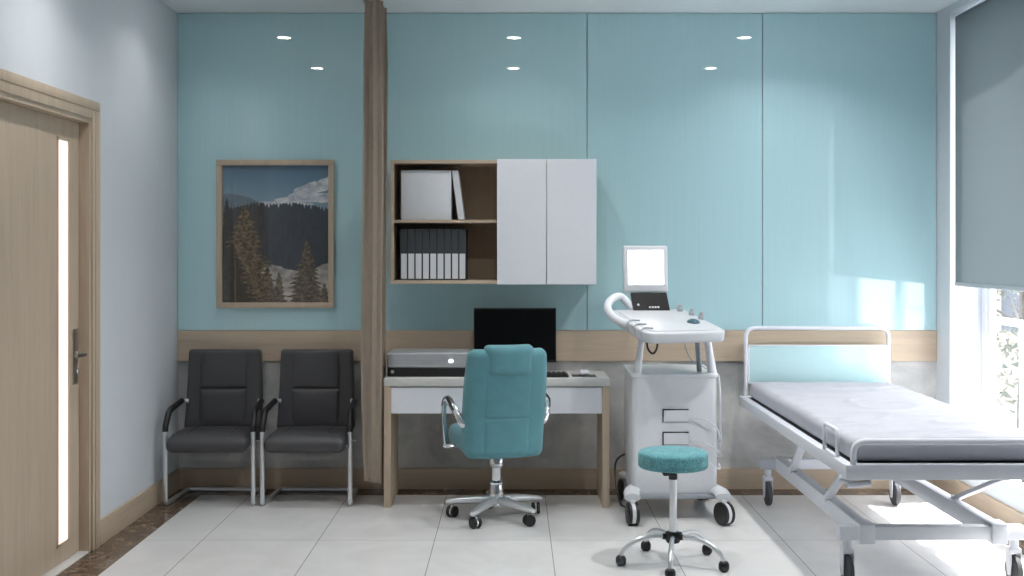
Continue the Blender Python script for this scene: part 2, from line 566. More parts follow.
# ------------------------------------------------------------------ waiting chairs
def make_waiting_chair():
    t = thing('waiting_chair', 'black leather waiting chair nearest the door, in the wall corner', 'chair', (-1.778, 6.45, 0), 0, 'waiting chairs')
    # local: origin at floor under the seat centre, facing -Y, back toward +Y
    def wseat(p, u):
        p.z += .012 * (1 - u.x * u.x) * (1 - abs(u.y) ** 3) * (u.z > 0)
        if p.y < -.08: p.z -= 1.4 * (p.y + .08) ** 2
        return p
    b = MB(); b.soft((0, .195, .375), (.236, .195, .044), .038, (18, 18, 8), wseat)
    seat = b.build('seat', 'leather', t, ang=60)
    b = MB()
    for x in (-.125, .125):
        b = MB()
        b.tube([(x, .03, .411), (x, .10, .428), (x, .2, .4305), (x, .35, .427)], .0022, 6)
        b.build('seat_seam', 'black', seat)
    Bm = M.Translation((0, .425, .405)) @ M.Rotation(R(-6), 4, 'X')
    def wback(p, u):
        k = (p.z + .235) / .47
        p.x *= 1.02 - .07 * k
        p.y += .018 * (u.x * u.x) * -1 + .012 * sin(k * pi)
        return p
    b = MB(); b.soft((0, 0, .235), (.232, .034, .243), .018, (24, 8, 24), wback, mat=Bm)
    back = b.build('backrest', 'leather', t, ang=60)
    # raised middle panels, separated by visible seams
    b = MB()
    def wp(p, u):
        p.y -= .01 * (1 - u.x * u.x) * (1 - u.z * u.z); return p
    b.soft((-.005, -.0215, .358), (.145, .014, .118), .006, (12, 4, 10), wp, mat=Bm)
    b.soft((-.005, -.0215, .118), (.145, .014, .118), .006, (12, 4, 10), wp, mat=Bm)
    b.build('back_panel', 'leather', back, ang=60)
    for s in (-1, 1):
        x = s * .256
        path = fillet([(x, .36, .02 - .008), (x, -.055 - .02 + .19 * 0, .012)], .01)
        pts = [(s * .245, .47, .0125), (x, -.10 + .21, .0125), (x, .11, .0125)]
        pts = fillet([(0, .475, .0125), (s * .235, .475, .0125), (x, .085, .0125), (x, .082, .45), (x - s * .004, .14, .545), (x - s * .018, .40, .570), (s * .215, .41, .57)], .025, 6)
        b = MB(); b.tube(pts, .0145, 12)
        fr = b.build('frame', 'satin', t)
        b = MB()
        ap = fillet([(x, .082, .435), (x, .083, .46), (x - s * .004, .138, .548), (x - s * .014, .36, .575)], .04, 6)
        b.tube(ap, .02, 12, radii=[(.020, .017)] * len(ap))
        b.build('arm_pad', 'black', fr)
    b = MB()
    for y in (.20, .37):
        b.tube([(-.25, y, .335), (.25, y, .335)], .011, 10)
    b.build('seat_bracket', 'chrome', t)
    return t
wc = make_waiting_chair()
wc2 = copy_tree(wc); wc2.location = (-1.212, 6.45, 0)
wc2['label'] = 'black leather waiting chair beside the hanging curtain'

# ------------------------------------------------------------------ framed landscape
pic = thing('framed_picture', 'oak framed mountain forest photograph on the aqua wall above the waiting chairs', 'picture', (-1.485, BY - .013, 1.594))
W2, H2, fw = .365, .461, .034
b = MB()
b.box(-W2, W2, -.030, 0, H2 - fw, H2, .003, 2); b.box(-W2, W2, -.030, 0, -H2, -H2 + fw, .003, 2)
b.box(-W2, -W2 + fw, -.030, 0, -H2 + fw, H2 - fw, .003, 2); b.box(W2 - fw, W2, -.030, 0, -H2 + fw, H2 - fw, .003, 2)
b.build('frame', 'wood_z', pic)
def pm(name, c1, c2, sc=(8, 8, 8), s=2, stops=(.35, .65)):
    m, nt, bs = new_mat(name)
    f = noise_tex(nt, tex_coord(nt, sc), s, 6, .65, .4)
    nt.links.new(ramp(nt, f, [(stops[0], c1), (stops[1], c2)]), bs.inputs['Base Color'])
    bs.inputs['Roughness'].default_value = .6
    return m
def psky():
    m, nt, bs = new_mat('print_sky')
    v = tex_coord(nt)
    sx = nt.nodes.new('ShaderNodeSeparateXYZ'); nt.links.new(v, sx.inputs[0])
    mr = nt.nodes.new('ShaderNodeMapRange'); mr.inputs[1].default_value = .1; mr.inputs[2].default_value = .43
    nt.links.new(sx.outputs['Z'], mr.inputs[0])
    nt.links.new(ramp(nt, mr.outputs[0], [(0, rgb(150, 170, 182)), (.5, rgb(112, 146, 166)), (1, rgb(78, 112, 138))]), bs.inputs['Base Color'])
    return m
pmats = [psky(), pm('print_cloud', rgb(236, 238, 240), rgb(158, 168, 180), (9, 9, 16), 1.5),
         pm('print_far_hill', rgb(92, 112, 128), rgb(104, 122, 138)),
         pm('print_forest_ridge', rgb(40, 46, 56), rgb(58, 64, 74), (30, 8, 8), 2),
         pm('print_mist', rgb(128, 124, 120), rgb(214, 204, 194), (6, 6, 8), 1.5),
         pm('print_spruce_lit', rgb(48, 42, 35), rgb(150, 128, 100), (24, 24, 34), 2.0, (.40, .72)),
         pm('print_spruce_dark', rgb(26, 24, 22), rgb(60, 52, 42), (20, 20, 26), 2)]
rp = random.Random(3)
iw, ih = W2 - fw, H2 - fw
b = MB()
def flat(poly, y, mi):
    b.bm.faces.ensure_lookup_table()
    n = len(poly)
    vs = [b.bm.verts.new((max(-iw, min(iw, x)), y, max(-ih, min(ih, z)))) for x, z in poly]
    f = b.bm.faces.new(vs); f.material_index = mi
U = lambda u, v: (-iw + 2 * iw * u, ih - 2 * ih * v)      # u right, v down, 0..1
flat([U(0, 0), U(1, 0), U(1, .5), U(0, .5)][::-1], -.004, 0)
def blob(cu, cv, ru, rv, y, mi, n=26, jag=.22, slope=0):
    pts = []
    for k in range(n):
        a = 2 * pi * k / n
        q = 1 + jag * (rp.random() - .5) * 2
        du = ru * cos(a) * q
        pts.append(U(cu + du, cv + rv * sin(a) * q + slope * du))
    flat(pts, y, mi)
blob(.84, .175, .22, .05, -.0046, 1, slope=-.25); blob(.96, .235, .22, .035, -.0048, 1); blob(.64, .255, .24, .035, -.0047, 1, slope=-.15); blob(.97, .12, .10, .03, -.0048, 1, slope=-.3)
blob(.5, .285, .3, .02, -.0049, 1)
flat([U(0, .21), U(.10, .205), U(.25, .235), U(.4, .29), U(.4, .6), U(0, .6)][::-1], -.0051, 2)
top = []
N = 64
for k in range(N + 1):
    u = .02 + .98 * k / N
    v = .30 - .03 * math.exp(-((u - .3) / .12) ** 2) - .03 * math.exp(-((u - .65) / .25) ** 2) + .03 * max(0, u - .75)
    v += (rp.random() * .045 if k % 2 else .0)
    top.append(U(u, v))
flat((top + [U(1, .85), U(.02, .85)])[::-1], -.0054, 3)
mist = []
for k in range(41):
    u = .36 + .64 * k / 40
    v = .76 - .05 * math.exp(-((u - 1) / .12) ** 2) - .04 * math.exp(-((u - .48) / .1) ** 2) + .012 * rp.random()
    mist.append(U(u, v))
flat((mist + [U(1, 1), U(.36, 1)])[::-1], -.0057, 4)
def spruce(cu, vt, vb, w, y, mi, n=13, seed=0):
    rr = random.Random(seed)
    L, Rr = [], []
    for k in range(n + 1):
        t = k / n
        v = vt + (vb - vt) * t
        for side, out in ((-1, L), (1, Rr)):
            q = w * (t ** .85) * (.8 + .4 * rr.random())
            out.append((cu + side * q, v + .008)); out.append((cu + side * q * .58, v + .014))
    flat([U(*p) for p in ([(cu, vt)] + L + [(cu, vb + .02)] + Rr[::-1])], y, mi)
spruce(.04, .22, 1.05, .2, -.0060, 6, 18, 1)
spruce(.21, .27, 1.05, .40, -.0063, 5, 22, 2)
spruce(.42, .70, 1.05, .14, -.0065, 5, 11, 4)
spruce(.53, .76, 1.05, .10, -.0066, 5, 9, 5)
spruce(.79, .53, 1.05, .22, -.0067, 5, 16, 6)
spruce(.96, .84, 1.05, .09, -.0068, 5, 7, 7)
spruce(.09, .55, 1.05, .26, -.0069, 6, 14, 8)
pr = b.build('print', pmats, pic, smooth=False)
b = MB(); b.box(-iw, iw, -.0030, -.0010, -ih, ih); b.build('backing_board', 'black', pic, smooth=False)
b = MB(); b.box(-iw, iw, -.0135, -.0125, -ih, ih); b.build('glass', 'picture_glass', pic, smooth=False)

# ------------------------------------------------------------------ curtain and its rail
rail = MB(); rail.box(-.012, .012, 1.2, BY - .02, -.03, 0, .003, 1)
rl = rail.build('curtain_rail', 'steel'); rl.location = (-.872, 0, CZ)
tag(rl, 'dark metal ceiling rail that the taupe curtain hangs from', 'curtain rail')
b = MB()
def curtain(bm):
    n, rows = 150, 40
    zt, zb = CZ - .035, .150
    g = []
    for j in range(rows + 1):
        t = j / rows
        z = zt + (zb - zt) * t
        row = []
        wide = .062 - .010 * max(0, (.12 - t) / .12) - .012 * max(0, (t - .8) / .2)
        for i in range(n + 1):
            s = i / n
            ph = s * 2 * pi * 7.5
            y = -.14 + .28 * s + .010 * sin(2 * ph + .6)
            x = wide * sin(ph) * (.82 + .18 * sin(3.1 * s * pi + t * .7)) + .006 * sin(t * 5 + s * 9)
            dz = .012 * sin(ph * .5) * t - .02 * max(0, t - .97) * sin(ph)
            row.append(bm.verts.new((x, y, z + dz)))
        g.append(row)
    for j in range(rows):
        for i in range(n):
            bm.faces.new([g[j][i], g[j][i + 1], g[j + 1][i + 1], g[j + 1][i]])
    bmesh.ops.solidify(bm, geom=bm.faces[:], thickness=.003)
curtain(b.bm)
cu = b.build('curtain', 'curtain', ang=80); cu.location = (-.818, 6.60, 0)
tag(cu, 'taupe privacy curtain gathered between waiting chairs and desk', 'curtain')

# ------------------------------------------------------------------ wall cabinet and its contents
cab = thing('hanging_cabinet', 'oak wall cabinet with open shelves and two white doors above the desk', 'cabinet', (-.738, 6.985, 1.293))
cw, ch, cd, tk = 1.226, .737, .315, .02
ow = .640
b = MB()
b.box(0, tk, -cd, 0, 0, ch, .001, 1); b.box(ow, ow + tk, -cd + .005, 0, tk, ch - tk, .001, 1); b.box(cw - tk, cw, -cd + .02, 0, 0, ch)
b.box(tk, cw - tk, -cd, 0, 0, tk, .001, 1); b.box(tk, cw - tk, -cd, 0, ch - tk, ch, .001, 1)
b.build('carcass', 'wood_x', cab)
b = MB(); b.box(tk, ow, -.012, -.004, tk, ch - tk); b.build('back_panel', 'wood_dark', cab, smooth=False)
b = MB(); b.box(tk, ow, -cd + .003, -.012, .363, .381, .001, 1); b.build('shelf', 'wood_x', cab)
for (a, c) in ((ow - .003, ow + .290), (ow + .2935, cw + .001)):
    b = MB(); b.box(a, c, -cd - .022, -cd - .003, -.004, ch + .004, .0015, 1); b.build('door', 'white', cab)

z0 = 1.293 + tk + .0012
bx0 = -.680
proto = None
ordn = ['first', 'second', 'third', 'fourth', 'fifth', 'sixth', 'seventh', 'eighth', 'ninth']
for i in range(9):
    x = bx0 + .0437 * i
    if proto is None:
        proto = thing('ring_binder', '', 'binder', (x, 6.985 - cd + .035, z0), 0, 'dark ring binders on the lower cabinet shelf')
        b = MB()
        b.box(0, .0025, 0, .24, 0, .305, .001, 1); b.box(.0402, .0427, 0, .24, 0, .305, .001, 1); b.box(.0025, .0402, 0, .003, 0, .305)
        b.build('cover', 'binder', proto)
        b = MB(); b.box(.004, .039, .004, .225, .006, .295); b.build('paper_stack', 'paper', proto, smooth=False)
        b = MB(); b.box(.0042, .0388, -.0008, .0002, .008, .158); o = b.build('spine_label', 'paper', proto, smooth=False); o['label'] = 'white spine label'
        c = proto
    else:
        c = copy_tree(proto); c.location.x = x
    c['label'] = ('leftmost dark ring binder with white spine label on lower cabinet shelf' if i == 0 else
                  'rightmost dark ring binder with white spine label on lower cabinet shelf' if i == 8 else
                  f'{ordn[i]} dark ring binder from the left on lower cabinet shelf')
z1 = 1.293 + .381 + .0012
bxo = thing('storage_box', 'large square white storage box on the upper cabinet shelf', 'box', (-.676, 6.985 - cd + .03, z1))
b = MB(); b.box(0, .300, 0, .22, 0, .2875, .003, 2); b.build('box_body', 'paper', bxo)
b = MB(); b.box(0, .300, 0, .22, .288, .295, .002, 2); b.build('box_lid', 'paper', bxo)
fo = thing('folder', 'white folder leaning against the storage box on upper shelf', 'folder', (-.6755 + .342, 6.985 - cd + .03, z1))
Lm = M.Rotation(R(-7.6), 4, 'Y')
b = MB()
b.box(0, .003, 0, .22, 0, .294, mat=Lm); b.box(.034, .037, 0, .22, 0, .294, mat=Lm); b.box(.003, .034, 0, .003, 0, .294, mat=Lm)
b.build('cover', 'paper', fo, smooth=False)
b = MB(); b.box(.004, .033, .004, .21, .004, .285, mat=Lm); b.build('paper_stack', 'paper', fo, smooth=False)

# ------------------------------------------------------------------ desk
dk = thing('desk', 'oak desk with pale grey top and long white drawer', 'desk', (-.757, 6.49, 0))
dw, dd, dh = 1.312, .42, .75
b = MB(); b.box(0, dw, 0, dd, dh - .047, dh, .003, 2); b.build('desktop', 'desk_top', dk)
for x in (.001, dw - .043):
    b = MB(); b.box(x, x + .042, .004, dd - .004, 0, dh - .047, .002, 1); b.build('side_panel', 'wood_z', dk)
b = MB(); b.box(.045, dw - .045, .006, .024, .545, dh - .054, .002, 1); dr = b.build('drawer', 'white', dk)
b = MB(); b.box(.055, dw - .055, .024, dd - .05, .555, .56); b.box(.055, .067, .024, dd - .05, .56, .67); b.box(dw - .067, dw - .055, .024, dd - .05, .56, .67); b.box(.067, dw - .067, dd - .062, dd - .05, .56, .67)
b.build('drawer_box', 'wood_x', dr, smooth=False)
DT = dh

# printer
pt = thing('printer', 'silver and black desktop printer on the left end of the desk', 'printer', (-.505, 6.705, DT))
b = MB(); b.box(-.235, .235, -.135, .14, .0, .052, .006, 3); b.box(-.242, -.232, -.10, .14, 0, .125, .003, 2); b.box(.232, .242, -.10, .14, 0, .125, .003, 2)
b.build('paper_tray', 'black', pt)
b = MB(); b.soft((0, .0, .098), (.236, .138, .046), .012, (20, 14, 8)); b.build('lid', 'silver', pt)
b = MB(); b.box(-.20, .16, -.1392, -.137, .096, .0985); b.build('lid_seam', 'cart_grey', pt, smooth=False)
b = MB(); b.lathe([(.014, 0), (.014, .003), (.010, .006), (0, .0065)], mat=M.Translation((.135, -.137, .093)) @ M.Rotation(pi / 2, 4, 'X') @ M.Diagonal((1, .75, 1, 1)))
o = b.build('white_oval', 'screen', pt); o['label'] = 'glowing white oval spot'  # small emissive white oval on the lid front
b = MB(); b.lathe([(.010, 0), (.010, .002), (0, .003)], mat=M.Translation((-.208, -.135, .030)) @ M.Rotation(pi / 2, 4, 'X')); b.build('tray_button', 'silver', pt)
b = MB()
for k in range(9): b.box(-.045 + .008 * k, -.0395 + .008 * k, -.1398, -.1375, .076, .084)
b.build('logo', 'cart_grey', pt, smooth=False)

# monitor
mo = thing('computer_monitor', 'black desktop monitor standing behind the teal office chair', 'monitor', (.006, 6.80, DT))
b = MB(); b.box(-.250, .250, -.012, .018, .062, .392, .005, 2); b.build('casing', 'black', mo)
b = MB(); b.box(-.243, .243, -.0135, -.0115, .078, .385); b.build('screen', 'black_gloss', mo, smooth=False)
b = MB(); b.box(-.03, .03, .018, .04, .012, .2, .005, 2); b.build('stand', 'black', mo)
b = MB(); b.prism(rrect(.24, .16, .03), 0, .012, .003, mat=M.Translation((0, .01, 0))); b.build('base', 'black', mo)

# keyboard
kb = thing('keyboard', 'black keyboard partly hidden behind the teal office chair', 'keyboard', (.095, 6.605, DT))
b = MB(); b.box(-.225, .225, -.07, .07, 0, .014, .004, 2); b.build('keyboard_body', 'black', kb)
b = MB()
for r_ in range(5):
    for k in range(15):
        b.box(-.212 + .0285 * k, -.188 + .0285 * k, -.06 + .0245 * r_, -.039 + .0245 * r_, .0145, .0215, .002, 1)
o = b.build('keycaps', 'black', kb); o['kind'] = 'stuff'
# mouse pad + mouse
mp = thing('mouse_pad', 'small dark mouse pad with pale rim right of keyboard', 'mouse pad', (.412, 6.60, DT))
b = MB(); b.prism(rrect(.17, .15, .012), 0, .003, .001); b.build('pad_base', 'cart', mp)
b = MB(); b.prism(rrect(.142, .122, .01), .003, .0042); b.build('pad_surface', 'black', mp)
ms = thing('computer_mouse', 'white computer mouse on the dark mouse pad', 'mouse', (.415, 6.61, DT + .0042))
def wm(p, u):
    p.z *= 1 - .25 * (u.y * u.y); return p
b = MB(); b.soft((0, 0, .016), (.029, .05, .016), .0155, (12, 14, 8), wm); b.build('mouse_shell', 'white', ms, ang=70)
b = MB(); b.tube([(0, .018, .030), (0, .034, .027)], .004, 8); b.build('scroll_wheel', 'black', ms)

# ------------------------------------------------------------------ office chair
def caster(b_wheel, b_fork, x, y, r=.027, w=.045, ang=0):
    mt = M.Translation((x, y, r)) @ M.Rotation(ang, 4, 'Z') @ M.Rotation(pi / 2, 4, 'X')
    for s in (-1, 1):
        b_wheel.lathe([(0, -.008), (r * .55, -.009), (r * .92, -.008), (r, -.004), (r, .004), (r * .92, .008), (r * .55, .009), (0, .008)], n=20, mat=mt @ M.Translation((0, 0, s * w * .28)))
    b_fork.lathe([(r * .8, -.004), (r * .8, .004)], n=16, mat=mt)
    b_fork.box(-.011, .011, -.006, .006, r * .6, r * 2.05, .002, 1, mat=M.Translation((x, y, 0)) @ M.Rotation(ang, 4, 'Z'))

oc = thing('office_chair', 'teal upholstered swivel office chair with chrome base at the desk', 'office chair', (-.098, 6.235, 0), R(15))
CA = -15
hub_z = .085
b = MB()
b.lathe([(.044, .075), (.046, .085), (.044, .13), (.040, .17), (.036, .19), (.040, .195), (.040, .205), (.029, .215), (.028, .285), (.034, .29), (.043, .298), (.043, .352), (.036, .362)], n=24)
b.build('gas_column', 'chrome', oc)
for k, a in enumerate((100, 172, 244, 316, 28)):
    a = R(a + CA)
    d = V((cos(a), sin(a), 0)); n_ = V((-d.y, d.x, 0))
    b = MB()
    pts = [d * .025 + V((0, 0, .105)), d * .10 + V((0, 0, .104)), d * .20 + V((0, 0, .096)), d * .262 + V((0, 0, .088)), d * .285 + V((0, 0, .084))]
    b.tube(pts, .02, 12, radii=[(.030, .026), (.028, .024), (.024, .019), (.021, .016), (.016, .011)])
    lg = b.build('leg', 'satin', oc, ang=50)
    bw_, bf = MB(), MB()
    caster(bw_, bf, d.x * .250, d.y * .250, .032, .054, a + R(65))
    w_ = bw_.build('caster', 'black', lg); bf.build('caster_fork', 'chrome', lg)
def ws(p, u):
    p.z += .015 * (1 - u.x * u.x) * (u.z > 0) + .018 * u.x ** 4 * (u.z > 0)
    if p.y > .12: p.z -= .9 * (p.y - .12) ** 2
    return p
b = MB(); b.soft((0, .06, .435), (.218, .235, .058), .05, (18, 18, 8), ws); b.build('seat', 'teal_fabric', oc, ang=60)
b = MB(); b.box(-.09, .09, -.07, .13, .358, .38, .006, 2); b.tube([(.08, .05, .368), (.2, .05, .362), (.245, .05, .362)], .006, 8); b.build('tilt_mechanism', 'black', oc)
OB = M.Translation((0, -.185, .38)) @ M.Rotation(R(7), 4, 'X')
def wb_(p, u):
    k = (p.z + .29) / .58
    p.x *= .985 + .035 * sin(k * pi) - .10 * max(0, k - .75)
    p.y += .035 * u.x * u.x + .02 * sin(k * pi * 1.3 + .4)
    return p
b = MB(); b.soft((0, 0, .290), (.224, .05, .300), .04, (22, 8, 26), wb_, mat=OB)
bk = b.build('backrest', 'teal_fabric', oc, ang=60)
def back_panel(c, h):
    def wcp(p, u):
        k = (p.z + c) / .58
        p.y += .0115 * u.x * u.x + .02 * sin(k * pi * 1.3 + .4)
        return p
    b = MB(); b.soft((0, -.0410, c), (.126, .014, h), .007, (16, 5, 20), wcp, mat=OB); b.build('back_panel', 'teal_fabric', bk, ang=60)
back_panel(.118, .096)
back_panel(.358, .140)
for s in (-1, 1):
    b = MB()
    pts = [OB @ V((s * .213, .055 - .01, .06)), OB @ V((s * .217, .055 - .01, .3)), OB @ V((s * .205, .045, .52))]
    b.tube(spline(pts), .004, 6)
    b.build('piping', 'teal_fabric', bk)
def wh(p, u):
    p.y += .02 * u.x * u.x; p.x *= 1 + .05 * u.z
    return p
b = MB(); b.soft((0, -.035, .535), (.130, .048, .082), .034, (16, 8, 12), wh, mat=OB); b.build('headrest', 'teal_fabric', oc, ang=60)
for s in (-1, 1):
    x = s * .275
    b = MB()
    pts = [(s * .20, .12, .395), (s * .262, .125, .395), (x - s * .012, .128, .42), (x, .115, .55), (x, .085, .640), (x, .02, .675), (x - s * .002, -.07, .660), (x - s * .02, -.14, .61), (s * .235, -.165, .565), (s * .21, -.17, .55)]
    sp = spline(pts, 6)
    b.tube(sp, .014, 10, radii=[(.020, .013)] * len(sp))
    ar = b.build('armrest', 'chrome', oc, ang=50)
    b = MB()
    ap = spline([(x, .10, .625), (x, .06, .665), (x, 0, .684), (x - s * .002, -.07, .668), (x - s * .016, -.125, .632)], 6)
    b.tube(ap, .02, 10, radii=[(.018, .007)] * len(ap))
    b.build('arm_pad', 'black', ar, ang=50)

# ------------------------------------------------------------------ ultrasound machine
us = thing('ultrasound_machine', 'white ultrasound cart with small lit screen between desk and bed', 'medical machine', (.892, 6.45, 0))
# body X -.239..+.238, Y -.25..+.25, Z .138..0.81
b = MB()
poly = []
for (x, y) in rrect(.478, .50, .03, 4): poly.append((x, y))
t = bmesh.new()
lv = [(.14, .965, .96), (.16, .985, .985), (.30, .99, .99), (.55, .985, .99), (.78, .98, .99), (.79, .975, .985)]
rings = [[t.verts.new((x * kx, y * ky, z)) for x, y in poly] for z, kx, ky in lv]
for A, B in zip(rings, rings[1:]):
    for k in range(len(A)): t.faces.new([A[k], A[(k + 1) % len(A)], B[(k + 1) % len(A)], B[k]])
t.faces.new(rings[0][::-1]); t.faces.new(rings[-1])
b._merge(t); b.build('cabinet_body', 'cart', us)
b = MB(); b.prism(rrect(.486, .508, .03, 4), .788, .81, .006); b.build('cabinet_top', 'cart', us)
# two slots on the front face
for z in (.578, .452):
    b = MB(); x0, x1 = -.070, .075
    b.box(x0, x1, -.2535, -.2445, z + .030, z + .036); b.box(x0, x0 + .006, -.2535, -.2445, z - .036, z + .03)
    b.box(x0 + .006, x1, -.2515, -.2445, z - .036, z - .034)
    sl = b.build('probe_socket', 'black', us, smooth=False)
    b = MB(); b.box(x0 + .006, x1, -.2545, -.2445, z - .034, z + .030, .002, 1); b.build('socket_cover', 'cart', sl)
# hose loops to the side
for (x, z, x2, z2) in ((.08, .565, .262, .43), (.08, .44, .262, .34), (.10, .33, .258, .275)):
    b = MB(); b.tube(spline([(x, -.252, z), (x + .07, -.272, z - .004), (x + .14, -.27, z - .045), (x2 - .015, -.25, z2 + .035), (x2, -.20, z2), (.238, -.15, z2 - .01)], 8), .0045, 8)
    b.build('cable', 'cart', us)
b = MB(); b.tube(spline([(.242, -.235, .80), (.250, -.24, .7), (.252, -.235, .55), (.262, -.2, .43), (.25, -.16, .36)], 8), .006, 8); b.build('cable', 'cart', us)
# base: plate, feet, wheels
b = MB(); b.box(-.235, .245, -.262, .25, .118, .14, .006, 2); b.build('base_plate', 'cart_grey', us)
for s, xx in ((-1, -.232), (1, .236)):
    for yy in (-.36, .25):
        b = MB()
        y1 = yy + (.20 if yy < 0 else -.12)
        xo = xx + s * (.015 if yy < 0 else .0)
        pr = [V((xx - s * .03, y1, .165)), V((xo - s * .005, (yy + y1) / 2, .160)), V((xo, yy, .148))]
        b.tube(spline(pr, 6), .04, 12, radii=[(.044, .024)] * 13)
        ft = b.build('foot', 'cart', us, ang=60)
        wr = .062
        mt = M.Translation((xo, yy, wr)) @ M.Rotation(R(28 if s > 0 else 6), 4, 'Z') @ M.Rotation(pi / 2, 4, 'Y')
        b = MB()
        for q in (-1, 1):
            b.lathe([(0, -.010), (wr * .86, -.011), (wr, -.006), (wr, .006), (wr * .86, .011), (0, .010)], n=28, mat=mt @ M.Translation((0, 0, q * .020)))
        b.build('wheel', 'black', ft)
        b = MB(); b.lathe([(wr * .93, -.010), (wr * .93, .010)], n=24, mat=mt); b.box(-.012, .012, -.014, .014, wr, .135, .003, 1, mat=M.Translation((xo, yy, 0)))
        b.build('wheel_hub', 'cart', ft)
b = MB(); b.tube(spline([(-.20, .2, .30), (-.29, .12, .26), (-.305, .02, .16), (-.285, -.05, .05), (-.25, 0, .012)], 8), .006, 8); b.build('power_cable', 'black', us)
# uprights
b = MB(); b.tube([(-.205, -.21, .805), (-.175, -.22, 1.056)], .02, 12, radii=[.021, .016]); b.build('upright', 'cart', us)
b = MB(); b.tube([(.150, -.16, .805), (.132, -.17, 1.056)], .015, 12); b.build('upright', 'cart_grey', us)
b = MB(); b.tube([(.215, -.20, .805), (.175, -.22, 1.056)], .028, 12, radii=[.026, .018]); b.build('upright', 'cart', us)
# console: tilted and yawed slab
KM = M.Translation((-.048, -.235, 1.105)) @ M.Rotation(R(17), 4, 'Z') @ M.Rotation(R(10), 4, 'X')
out = []
for (x, y) in rrect(.465, .55, .05, 6):
    k = (y + .275) / .55
    out.append((x * (1.0 + .04 * (1 - k)), y - .035 * (1 - (x / .22) ** 2) * (1 - k)))
b = MB(); b.prism(out, -.058, 0, .010, mat=KM); b.build('console', 'cart_deck', us, ang=50)
b = MB(); b.prism([(x * .86, y * .86 + .0) for x, y in out], 0, .003, .001, mat=KM); b.build('console_deck', 'cart_deck', us)
# left handle loop
b = MB(); b.tube([KM @ p for p in spline([(-.20, -.02, -.02), (-.246, .05, -.018), (-.270, .14, .0), (-.264, .22, .03), (-.215, .285, .058), (-.14, .33, .062), (-.08, .27, .0)], 8)], .022, 12)
b.build('side_handle', 'cart', us)
# probe holders: ridges on the left rim
for y in (-.02, -.11, -.20):
    b = MB(); b.tube([KM @ p for p in spline([(-.235, y - .03, -.045), (-.237, y - .01, -.01), (-.215, y + .01, .006), (-.165, y + .005, .006)], 6)], .006, 8)
    b.build('probe_holder', 'cart_grey', us)
# knobs on the right
for (x, y) in ((.178, .20), (.204, .10), (.214, .0)):
    b = MB(); b.lathe([(.017, 0), (.017, .018), (.013, .022), (.012, .035), (.008, .040), (0, .041)], c=(x, y, .002), n=18, mat=KM)
    b.build('knob', 'cart_grey', us)
b = MB(); b.lathe([(.036, 0), (.036, .004), (.030, .012), (.015, .019), (0, .021)], c=(.130, -.075, .002), n=24, mat=KM)
MT['trackball'] = plain('dark_teal_ball', rgb(52, 92, 104), .25, var=.05)
o = b.build('trackball', 'trackball', us); o['label'] = 'dark teal trackball'
# touch panel
TM = M.Translation((-.104, .005, 1.190)) @ M.Rotation(R(13), 4, 'Z') @ M.Rotation(R(60), 4, 'X')
b = MB(); b.box(-.110, .110, -.068, .068, -.016, 0, .005, 2, mat=TM); tp = b.build('touch_panel', 'black', us)
b = MB(); b.box(-.108, .108, -.066, .066, 0, .0012, mat=TM); b.build('panel_glass', 'black_gloss', tp, smooth=False)
b = MB()
b.lathe([(.007, 0), (.007, .0012), (0, .0014)], c=(-.078, -.012, .001), n=14, mat=TM)
b.build('panel_key', 'cart', tp)
for k in range(4):
    b = MB(); b.box(-.016 + .017 * k, -.005 + .017 * k, -.034, -.024, .001, .002, mat=TM); b.build('panel_key', 'cart', tp)
# display
DM = M.Translation((-.124, .10, 1.383)) @ M.Rotation(R(4), 4, 'Z') @ M.Rotation(R(-4), 4, 'X')
b = MB(); b.box(-.131, .131, -.016, .022, -.136, .136, .010, 3, mat=DM); dp = b.build('display', 'cart', us)
b = MB(); b.box(-.104, .104, -.0175, -.0150, -.092, .108, mat=DM); o = b.build('screen', 'screen', dp, smooth=False); o['label'] = 'glowing white screen'
b = MB(); b.box(-.035, .035, .0, .03, -.22, -.10, .006, 2, mat=DM); b.build('display_neck', 'cart_grey', us)
# hanging cables below the console
b = MB(); b.tube(spline([(-.16, -.27, 1.02), (-.155, -.28, .955), (-.128, -.285, .925), (-.105, -.28, .955), (-.10, -.27, 1.025)], 8), .006, 8); o = b.build('cable', 'black', us); o['label'] = 'black cable loop'
b = MB(); b.tube(spline([(.06, -.20, 1.02), (.065, -.21, .95), (.10, -.2, .88), (.16, -.15, .845), (.2, -.1, .82)], 8), .003, 8); b.build('cable', 'cart_grey', us)

# ------------------------------------------------------------------ stool
st = thing('stool', 'round teal swivel stool with chrome five-star base', 'stool', (.757, 5.33, 0))
b = MB(); b.lathe([(0, .462), (.13, .462), (.160, .464), (.1655, .470), (.1665, .49), (.1665, .512), (.1655, .516), (.1665, .520), (.1645, .531), (.158, .537), (.13, .541), (.07, .543), (0, .544)], n=48)
b.build('seat', 'stool_fabric', st, ang=60)
b = MB(); b.lathe([(.10, .452), (.10, .462)], n=28); b.box(-.05, .012, -.03, .03, .425, .452, .004, 2); b.tube([(-.01, -.02, .435), (-.03, -.03, .437)], .008, 8); b.lathe([(.021, .405), (.021, .43)], n=18)
b.build('seat_plate', 'black', st)
b = MB(); b.lathe([(.0175, .14), (.0175, .41)], n=20); b.build('gas_column', 'satin', st)
b = MB(); b.lathe([(.03, .105), (.036, .115), (.036, .148), (.028, .155), (.02, .156)], n=24)
for a in (114, 41, 186, 330, 259): 
    b.tube([(.02 * cos(R(a)), .02 * sin(R(a)), .132), (.052 * cos(R(a)), .052 * sin(R(a)), .134)], .014, 10)
b.build('hub', 'black', st)
